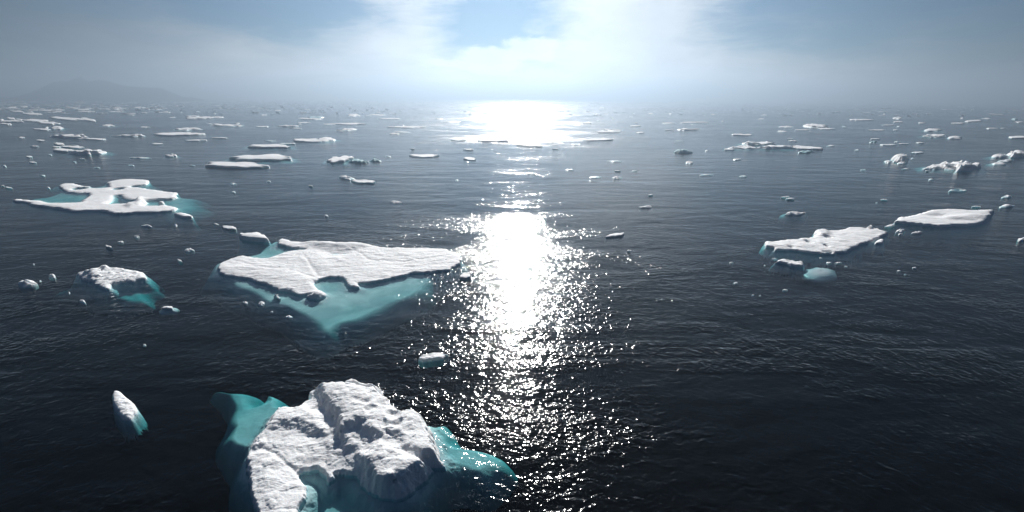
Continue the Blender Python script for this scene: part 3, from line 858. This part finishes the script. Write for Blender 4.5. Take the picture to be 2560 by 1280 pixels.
ROWS = """
a|100,240,187,205|f|.6|thin white strip of ice, one end of a bent pair far out under the mountain
a|230,420,208,230|f|.3|thin pale strip trailing right of the bent strip under the mountain
a|0,40,262,300|l|0|rounded white hump on the far strip cut by the edge of the view
a|0,235,285,306|f|.2|far white strip that runs in from the edge of the view below a hump
a|65,155,256,278|f|.5|short white piece heading a line of strips on the far dark water
a|165,225,268,284|f|.2|small middle link in the line of white strips below the mountain
a|240,480,272,300|f|.5|long thin white strip ending the line of strips below the mountain
a|380,585,300,325|f|.4|bright white strip just below the end of the long thin line
a|0,115,313,330|f|.4|short thin strip at the edge of the view under the humped strip
a|510,840,255,285|f|.8|long straight warm white strip slanting down, alone under the mountain foot
a|820,950,260,296|f|.6|thin broken tail of ice beyond the long straight slanting strip
a|1005,1145,318,346|t|0|small pale blue hump with turquoise water trailing to one side
a|450,485,345,368|l|0|small white knob beside the lumpy pair above a thin white line
a|505,640,343,376|t|0|lumpy whitish blue piece with an upright block at its end
a|345,500,366,383|f|.3|thin white line of ice just under the small white knob
a|535,870,418,470|l|.3|low lumpy white floe with a long thin tail trailing off it
a|850,1052,462,482|f|.3|thin tail of crumbs joined to the low lumpy floe
a|1155,1460,420,450|l|0|low flat mound of white ice alone in mid water, level with the tailed floe
a|1700,2005,352,386|l|-.3|ragged white floe with two crests, just above a smooth long one
a|1575,2020,405,438|f|-.2|long smooth white floe with a dark underside, below a ragged one
a|1855,2048,476,491|f|-.3|very thin grey white strip under the long smooth floe
a|2120,2272,455,467|f|0|thin level strip right of the very thin grey strip
a|1525,1640,511,526|f|0|short white dash of ice below the long smooth floe
a|1395,1498,346,357|f|0|thin white dash left of the ragged two crested floe
a|2120,2442,316,346|l|.1|dark grey ridge of rubble ice far out with low ends
a|1855,1990,235,250|f|0|far white sheet with a rubble tail stretching from it
a|1870,2120,246,270|f|-.3|thin far strip slanting up into rubble
a|2110,2250,238,262|l|0|low grey rubble at the end of the thin far strip
a|1280,1347,227,235|f|0|tiny far dash left of the thin far strip
a|1408,1472,203,211|f|0|tiny far white dash nearest the fog left of the glitter
a|535,655,510,536|f|.4|uppermost of the small white pieces stacked over the turquoise floe
a|530,612,543,560|f|.2|small white sliver between the stacked piece and the turquoise floe
a|622,828,538,564|f|.2|warm white lens of ice lying directly above the turquoise floe
a|530,760,568,605|u|.2|white flat half of the turquoise rimmed floe
a|720,1050,566,628|t|-.1|jagged turquoise rimmed half of the floe, with small peaks on its far end
a|300,392,534,553|l|0|white pebble of ice left of the stacked pieces
a|258,322,642,656|f|0|small white dash left of and below the turquoise floe
a|288,366,701,713|f|.1|white dash below the other dash, left of the turquoise floe
a|28,62,730,748|l|0|small white knob near the edge of the view in the dark water
a|400,450,828,844|l|0|small bright crumb over the branching floe's left arm
a|1310,1495,648,668|l|0|low row of broken white crumbs in open water
a|1638,1760,612,652|t|0|small double humped white and teal growler alone in open water
a|1280,1342,724,740|l|0|faint white crumb below the low row of broken crumbs
a|942,998,748,763|l|0|small white crumb midway between the crumb row and the branching floe
a|1893,1948,726,740|l|0|small white crumb left of the barbell shaped floe
a|800,848,670,678|f|0|tiny white dash just below the jagged turquoise floe
a|728,764,694,706|l|0|tiny crumb below the white half of the turquoise floe
a|480,522,621,634|l|0|tiny crumb left of the turquoise floe's lower rim
a|190,242,450,462|f|0|thin warm white dash near the edge, above the other dashes
a|362,445,476,493|f|.4|thin slanting dash between the thin warm dash and the stacked pieces
a|56,128,953,970|f|.3|short white slab at the edge of the view left of the branching floe
a|14,46,940,948|f|0|tiny sliver beside the short slab at the edge of the view
a|2296,2362,906,928|l|0|small white crumb pair right of the branching floe, upper one
a|2312,2356,988,1012|l|0|small white crumb below the crumb pair right of the branching floe
p|510,655,405,421|f|.15|barbell shaped smooth white floe, thick at one end
p|578,722,386,403|u|-.2|flat white floe with a turquoise front edge just above the barbell shaped one
p|620,724,361,371|u|0|thin white floe with a teal end, above the flat turquoise edged one
p|735,800,346,356|f|-.1|smooth white tongue of the floe with a turquoise fringe
p|792,834,341,355|t|-.3|knobbly blue end with a turquoise fringe joined to a smooth white tongue
p|700,738,357,361|f|0|short white line under the tongue of the fringed floe
p|818,880,390,407|u|-.4|tilted smooth slab showing a pale grey blue side, turquoise foot
p|870,924,396,408|b|0|low glassy turquoise shoulder between the tilted slab and its outlier
p|924,950,396,405|b|0|small dark blue block at the end of the tilted slab's turquoise shoulder
b|1540,1828,621,656|f|0|smooth oval white floe alone, left of the glitter
b|832,982,828,880|l|.3|grey rumpled piece joined above a smooth white spindle
b|958,1182,875,918|f|.3|smooth white spindle of ice trailing off a rumpled grey piece
b|96,190,479,494|l|0|small flat grey lump above the thin floe with the teal end
b|418,540,254,270|l|0|low grey lump at the left of a far teal block
b|530,668,238,262|b|0|far teal block of ice with a flat top
b|440,640,262,276|f|0|thin white line in front of the far teal block
b|356,447,358,369|f|0|dark thin dash with a white top in the far middle left
b|650,780,312,328|l|0|left rubble end of a long far white strip
b|770,1055,308,326|f|.1|long far white strip with dark rubble at one end
b|912,1036,212,244|l|0|far grey low hummock half lost in the fog
b|1128,1300,220,236|l|0|far line of grey crumbs beside the hummock in fog
b|1245,1442,260,273|f|0|far thin white strip under the line of grey crumbs
b|1345,1655,341,358|f|0|long faint white strip with a spike of ice standing over it
b|1463,1486,318,342|l|0|small spike of ice standing over the long faint white strip
b|1360,1548,392,408|l|0|upper dark bar of ice at the edge of the glitter
b|1326,1435,404,426|l|0|lower dark lump of ice at the edge of the glitter
b|785,992,362,388|l|-.5|dotted grey line of rubble slanting up toward the glitter
b|1792,1868,252,274|l|0|dark blue block beside the far glitter
b|1872,2034,284,304|l|-.2|dark flat floe with raised ends just inside the far glitter
b|1968,2095,474,488|f|0|thin dark bar at the near rim of the far glitter patch
b|2212,2500,468,502|f|.1|dark blue slab silhouetted in the middle of the glitter
b|2084,2176,567,584|f|.1|small dark bar under the silhouetted blue slab
b|2080,2195,654,682|f|.3|pale green white slab under the small dark bar in the glitter
b|2100,2130,690,708|l|0|tiny dark nub under the pale green slab in the glitter
b|1292,1352,638,650|l|0|two dark specks of ice left of the smooth oval floe
b|1550,1590,568,576|f|0|tiny dark dash above the smooth oval floe
b|1348,1452,1076,1118|l|.3|small grey white fish shaped piece left of the glitter
b|684,722,1222,1250|l|0|small white crumb above the broad wedge floe
b|100,148,884,902|l|0|small white crumb below the flat turquoise edged floe
b|528,572,938,950|f|.1|tiny bright flake in open water below the tilted slab
b|1990,2030,872,888|l|0|tiny bright crumb at the side of the glitter
b|200,445,326,352|l|0|far rubble line with dark pockets above the thin floe with the teal end
b|0,130,340,352|f|0|far white bar level with the rubble line with dark pockets
b|420,540,300,312|f|0|far faint dash above the rubble line with dark pockets
b|60,112,220,234|l|0|lone pale hump in the far left haze
b|190,250,180,190|f|0|faint far dash above the lone pale hump
c|52,125,282,296|f|0|dark dash inside the far glitter, left of a similar one
c|170,226,286,299|l|0|dark dash inside the far glitter, right of a similar one
c|518,570,176,196|l|0|dark blue crumb at the far right rim of the glitter
c|688,790,302,318|f|.2|thin dark blue dash right of the far glitter
c|868,928,152,164|f|0|faint far dash to the right of the glitter, highest of its neighbours
c|65,300,526,551|f|.3|slanted thin pale plank in the glitter
c|350,520,490,516|l|0|low dark peaked piece in the glitter beside the slanted plank
c|398,462,567,575|f|0|tiny dark dash below the low dark peaked piece
c|600,692,514,528|l|0|faint white crumb right of the low dark peaked piece
c|748,1022,463,490|f|-.3|flat cream floe right of the glitter, lower of two flat ones
c|835,1060,392,409|f|0|thin cream line in front of the floe with a dark horn
c|958,1112,374,393|l|0|thin floe with a small dark horn at one end
c|1240,1318,399,413|f|0|short dark slab right of the horned floe
c|1500,1632,302,318|l|0|dark low slab at the left of a long far strip
c|1690,1945,298,310|f|-.1|long far faint strip right of the dark low slab
c|1178,1284,333,346|f|-.2|short faint white floe between horned floe and dark low slab
c|1540,1610,377,385|f|0|thin faint dash left of the two part floe with a dark lump
c|1650,1860,360,387|l|-.1|two part floe with a dark lump in the middle, right of the glitter
c|2215,2418,418,438|f|.2|smooth white spindle alone right of the two part floe
c|1630,1715,484,497|l|0|faint low lump above the dark green growler
c|1612,1792,560,616|b|0|dark green growler with two humps
c|2112,2222,567,582|f|.1|thin white float left of the wide turquoise topped floe
c|1930,1968,578,594|l|0|tiny dark nub between the green growler and the wide turquoise floe
p|1825,1898,362,374|t|.1|near left portion of the wide turquoise topped floe
p|1864,1934,352,364|t|0|rear crest of the wide turquoise topped floe
p|1890,1985,360,373|t|0|knobbly right portion of the wide turquoise topped floe
p|1982,2052,365,375|f|.3|flat white tail reaching right of the wide turquoise topped floe
p|1995,2031,375,383|b|-.2|smooth rounded turquoise ice below the flat white tail
c|962,1102,681,700|l|0|small wide floe with a grey crest below the flat cream floe
c|538,612,764,784|l|.1|small cream chip in blue water right of the glitter
c|768,902,834,862|l|-.3|crooked white chip with a thin arm, in the blue water
c|1000,1095,836,872|l|0|grey translucent chip right of the crooked white chip
c|1026,1082,786,798|f|0|small flat cream chip above the grey translucent one
c|1198,1246,782,797|l|0|tiny white crumb right of the small flat cream chip
c|1740,1815,682,718|l|0|scatter of small white crumbs below the green growler
c|2215,2288,660,682|l|0|small dark grey nub right of the scatter of crumbs
c|1878,2002,816,838|l|.1|thin white floe with a dark side, lone in blue grey water
c|2270,2352,828,854|l|0|small rounded white chip right of the lone thin white floe
c|1282,1406,1126,1165|l|-.1|thin ragged white raft right of the glitter, amid fine sparkle
c|1366,1404,1030,1042|f|0|tiny white flake above the thin ragged raft
c|160,228,804,828|l|.2|small dark chip in the blue water at the glitter's edge
d|95,190,380,404|l|0|far low grey lump over a thin white base
d|100,255,334,357|l|.1|far grey wedge with a flat white base in the fog
d|340,610,320,362|l|.2|wide far field of piled white rubble fading in fog
d|500,660,360,376|f|.1|grey bar at the foot of the wide far rubble field
d|270,405,374,385|f|0|thin far dash left of the grey bar
d|200,292,484,496|f|.2|thin slanted dash above the wide turquoise topped floe
d|190,262,463,472|f|0|thin level dash above the thin slanted one
d|580,668,526,546|l|-.1|small pale broken chip right of the flat white tail
d|1018,1086,486,510|b|0|small blue block with dark foot
d|1028,1118,463,474|f|0|thin white dash just above the small blue block
d|1130,1284,521,536|f|0|thin white floe right of the small blue block
d|1262,1310,488,502|l|0|small white knob above two thin white floes
d|1312,1418,513,526|f|0|second thin white floe right of the small white knob
d|1480,1562,501,514|f|0|white dash farther right beyond the two thin floes
d|868,918,570,586|l|0|tiny double chip between the blue block and the towered growler
d|1560,1780,422,458|t|0|blue white mound with teal ends, wide and low
d|1798,1940,440,472|l|.1|small white peak with a long low arm, right of the blue white mound
d|1568,1735,358,398|t|0|hollow bowl of pale ice with turquoise shade above the blue white mound
d|1440,1548,598,614|f|-.1|bright white dash above the large turquoise floe
d|1230,1405,618,712|t|0|growler with a tall knobby tower on blue ice
d|1162,1235,675,712|l|0|round white foot block beside the growler with the tower
d|1296,1384,696,724|l|0|two small white nubs in front of the growler with the tower
d|1560,1800,708,775|t|-.2|left shoulder of the large turquoise floe with peaks
d|1740,1990,688,780|t|0|peaked middle of the large turquoise floe
d|1850,2108,705,795|t|-.2|broad right wing of the large turquoise floe over dark teal water
d|2230,2420,620,662|t|0|low turquoise apron of the floe cut by the right edge of view
d|2380,2620,585,660|t|-.1|high white mass of the floe cut by the right edge of view
d|2306,2444,674,704|l|-.1|upper white lobe of the pair under the edge floe
d|2240,2385,694,732|t|0|lower whitish lobe of the pair under the edge floe
d|2408,2600,443,468|f|0|white floe with a notch, touching the right edge of view
d|2190,2294,358,369|f|0|thin white dash in the far right water
d|1838,1955,306,320|f|0|thin far strip left of a longer rising one
d|1968,2135,280,302|f|-.2|longer far strip rising to a small knob
d|1925,1950,250,272|l|0|tiny pale standing knob far out
d|2138,2225,258,270|l|0|faint far bar above the longer rising strip
d|828,1035,270,288|f|0|long faint strip in the right fog, above an irregular hump
d|1150,1252,326,334|f|0|thin far dash below the long faint strip
d|1255,1350,244,275|l|0|faint hummock in the fog right of the long faint strip
d|1255,1350,293,305|f|0|faint bar under the hummock in the fog
d|1500,1565,306,318|f|0|short far dash left of the hollow bowl
d|1005,1175,375,387|f|0|faint long dash above the small blue block
d|2430,2496,262,282|b|0|far small teal piece near the right edge
d|2465,2548,296,308|f|0|far white dash under the small teal piece
d|926,985,768,785|l|0|tiny white bird like chip in open water
d|1428,1468,658,671|l|0|tiny crumb right of the towered growler
d|1338,1402,767,777|f|0|tiny dash below the towered growler's nubs
d|1608,1655,866,884|l|0|small crumb below the large turquoise floe
d|1568,1612,788,798|f|0|tiny dash at the left foot of the large turquoise floe
d|1812,1986,970,1000|r|0|bright white ring shaped floe with a dark hole at one end
d|2340,2432,1028,1064|l|0|knobbly white chunk near the right edge
d|2322,2464,1124,1160|l|-.1|longer white chunk below the knobbly one near the right edge
d|2038,2126,1144,1160|f|0|small flat white dash over the long smooth floe
d|1120,1192,1078,1089|f|.1|small white dash with a speck beside it
d|1074,1098,1101,1111|l|0|speck of ice beside the small white dash
d|134,206,1048,1062|f|-.3|thin slanted sliver, upper of a broken pair
d|190,268,1064,1082|f|.3|thin slanted sliver, lower of a broken pair
g|552,700,252,302|t|-.1|arched pale growler with a tail at the water
g|440,478,653,670|l|0|small white crumb over the low pointed floe
g|1394,1468,378,402|f|-.4|small white wedge between the two long floes
g|1478,1562,408,446|l|-.2|forked white crumb below the long smooth floe
g|1500,1538,446,464|l|0|round crumb directly under the forked one
g|1622,1708,428,456|l|-.1|pale blurred chip right of the forked crumb
g|2518,2620,470,518|l|0|white chunk cut by the right edge of view
g|728,975,718,812|s|0|rounded pale block just under the water surface
g|835,862,650,662|l|0|tiny crumb under the right part of the holed floe
g|893,942,686,707|l|0|faint crumb pair above the drowned pale block
g|973,1022,688,704|l|0|bright crumb above and right of the drowned pale block
g|1050,1075,720,732|l|0|speck right of the drowned pale block
g|1618,1655,730,746|l|0|small faint crumb alone right of the drowned block
g|1488,1522,758,772|l|0|faint crumb left of and below the small lone one
g|1548,1572,790,800|l|0|speck below the faint crumb in the dark water
g|82,112,686,702|l|0|speck pair left of the low pointed floe
g|110,152,855,880|l|0|small crumb in dark water, far left of the drowned block
g|268,288,960,974|l|0|left one of two twin specks in the dark foreground water
g|325,346,964,976|l|0|right one of two twin specks in the dark foreground water
g|368,386,710,724|l|0|speck just left of the low pointed floe
g|530,565,912,935|l|0|faint crumb below the low pointed floe
e|468,502,142,172|l|.3|hooked white crumb off the upper left of the branching floe
e|1408,1520,523,552|l|.3|slim white shard below the branching floe's right half
e|1733,1772,518,546|l|0|faint hooked crumb right of the slim shard
e|2140,2184,508,532|l|0|small round white chip beside a pointed one
e|2222,2346,536,582|f|.4|pointed white arrowhead chip
e|1346,1394,624,660|l|0|cluster of tiny bright crumbs below the slim shard
e|1176,1234,683,708|l|.1|small white crumb with a faint tail
e|1056,1122,736,768|f|.5|small oval white chip, slanted
e|1850,1940,748,798|l|0|knobbly white chunk left of the broad wedge floe
e|1780,1824,876,906|f|.6|tiny slanted white shard below the knobbly chunk
e|492,556,1018,1064|l|0|glassy little chunk left of the crumbled heap
e|174,358,1072,1155|l|0|low crumbled white raft left of the crumbled heap
e|395,415,1078,1096|l|0|speck between the low raft and the glassy chunk
e|684,702,1192,1218|l|0|speck below the crumbled heap
e|330,346,912,930|l|0|speck above the glassy little chunk
h|962,1026,56,84|u|0|small flat topped white block with a teal foot in dark water
h|470,508,18,42|l|.3|faint white crumb below the crumbled heap
h|848,866,282,300|l|0|lone dim speck in the black water
i|2142,2242,410,482|f|0|round grey white cake at the tip of the wedge floe, in the glitter
i|408,444,646,674|l|0|small crumb left of a crumb cluster below the wedge floe
i|528,580,636,686|l|0|small crumb cluster below the wedge floe
i|656,706,592,630|l|.3|faint drowned crumb close under the wedge floe's edge
i|752,804,756,786|l|0|small dim crumb left of the wedge's underwater point
i|624,648,724,740|l|0|speck below the crumb cluster
i|172,210,20,48|l|0|round chip left of a flat pointed chip above the wedge floe
p|1046,1110,882,906|f|-.3|pale flat slab adrift among the near glints, above the big floe
p|1517,1564,582,594|f|-.5|small white triangle at the right rim of the brightest glitter
p|1568,1578,622,630|l|0|tiny crumb below the small white triangle
"""
for line in ROWS.strip().splitlines():
    z_, box, kind, slant, label = line.split('|')
    ox, oy, k = ZOOM[z_]
    b = [float(q) for q in box.split(',')]
    if label.startswith('round chip left of a flat pointed'):
        continue
    x0, x1, y0, y1 = ox + b[0] / k, ox + b[1] / k, oy + b[2] / k, oy + b[3] / k
    hw = x1 - x0
    nm, ct = ('ice_floe', 'ice floe') if hw > 34 else (('ice_chunk', 'ice chunk') if hw > 14 else ('ice_fragment', 'ice fragment'))
    if kind in 'tb' and hw > 12:
        nm, ct = 'growler', 'growler'
    piece(nm, label, ct, x0, x1, y0, y1, kind, float(slant))

# far specks that nothing tells apart
FIELDS = [
    (34, 0, 420, 268, 282, 5, 34, 'far thin white sliver in the crowded ice field below the mountain', 'slivers of the ice field below the mountain'),
    (16, 430, 1130, 274, 318, 4, 18, 'tiny far fragment in the hazy water left of the glitter', 'tiny fragments left of the glitter'),
    (20, 1440, 2540, 284, 330, 4, 20, 'tiny far fragment in the hazy water right of the glitter', 'tiny fragments right of the glitter'),
]
for n, xa, xb, ya, yb, wa, wb, label, group in FIELDS:
    for i in range(n):
        x = rnd.uniform(xa, xb); y = rnd.uniform(ya, yb); w_ = rnd.uniform(wa, wb) * (0.7 + 0.6 * (y - ya) / (yb - ya))
        piece('ice_fragment', label, 'ice fragment', x - w_ / 2, x + w_ / 2, y - rnd.uniform(1.5, 3.2), y, rnd.choice('fffl'), rnd.uniform(-.2, .4), group)


def far_field():
    """the countless slivers towards the fog, one mass"""
    V, F = [], []
    r2 = random.Random(9)
    for i in range(900):
        if i < 520:
            x = r2.uniform(-20, 760) ; y = 253 + 24 * r2.random() ** 1.3 - 0.004 * x
        else:
            x = r2.uniform(-20, 2580); y = 253 + 32 * r2.random() ** 0.9 + (x / 2560) * 6
        c0 = at(x, y)
        R = math.hypot(*c0)
        L = r2.uniform(1.5, 11) * R / FPX * (1 if r2.random() < .8 else 2.2)
        D = L * r2.uniform(0.35, 1.1); h = r2.uniform(0.25, 0.9) * (2.2 if r2.random() < .12 else 1)
        n = 9; b0 = len(V)
        a0 = r2.uniform(0, 6)
        es = [r2.uniform(0.65, 1.15) for _ in range(n)]
        for z, s in ((-0.4, 1.0), (h * 0.7, 0.98), (h, 0.8)):
            for k in range(n):
                a = 2 * math.pi * k / n
                ux, uy = math.cos(a) * L / 2 * es[k] * s, math.sin(a) * D / 2 * es[k] * s
                V.append((c0[0] + ux, c0[1] + uy, z * (r2.uniform(.7, 1.3) if z > 0 else 1)))
        V.append((c0[0], c0[1], h))
        for rr in range(2):
            for k in range(n):
                j = (k + 1) % n
                F.append((b0 + rr * n + k, b0 + rr * n + j, b0 + (rr + 1) * n + j, b0 + (rr + 1) * n + k))
        for k in range(n):
            F.append((b0 + 2 * n + k, b0 + 2 * n + (k + 1) % n, b0 + 3 * n))
    me = bpy.data.meshes.new('drifting_brash_ice')
    me.from_pydata(V, [], F); me.update()
    me.materials.append(M_SNOW_FAR)
    o = bpy.data.objects.new('drifting_brash_ice', me)
    col.objects.link(o)
    tag(o, kind='stuff')


far_field()
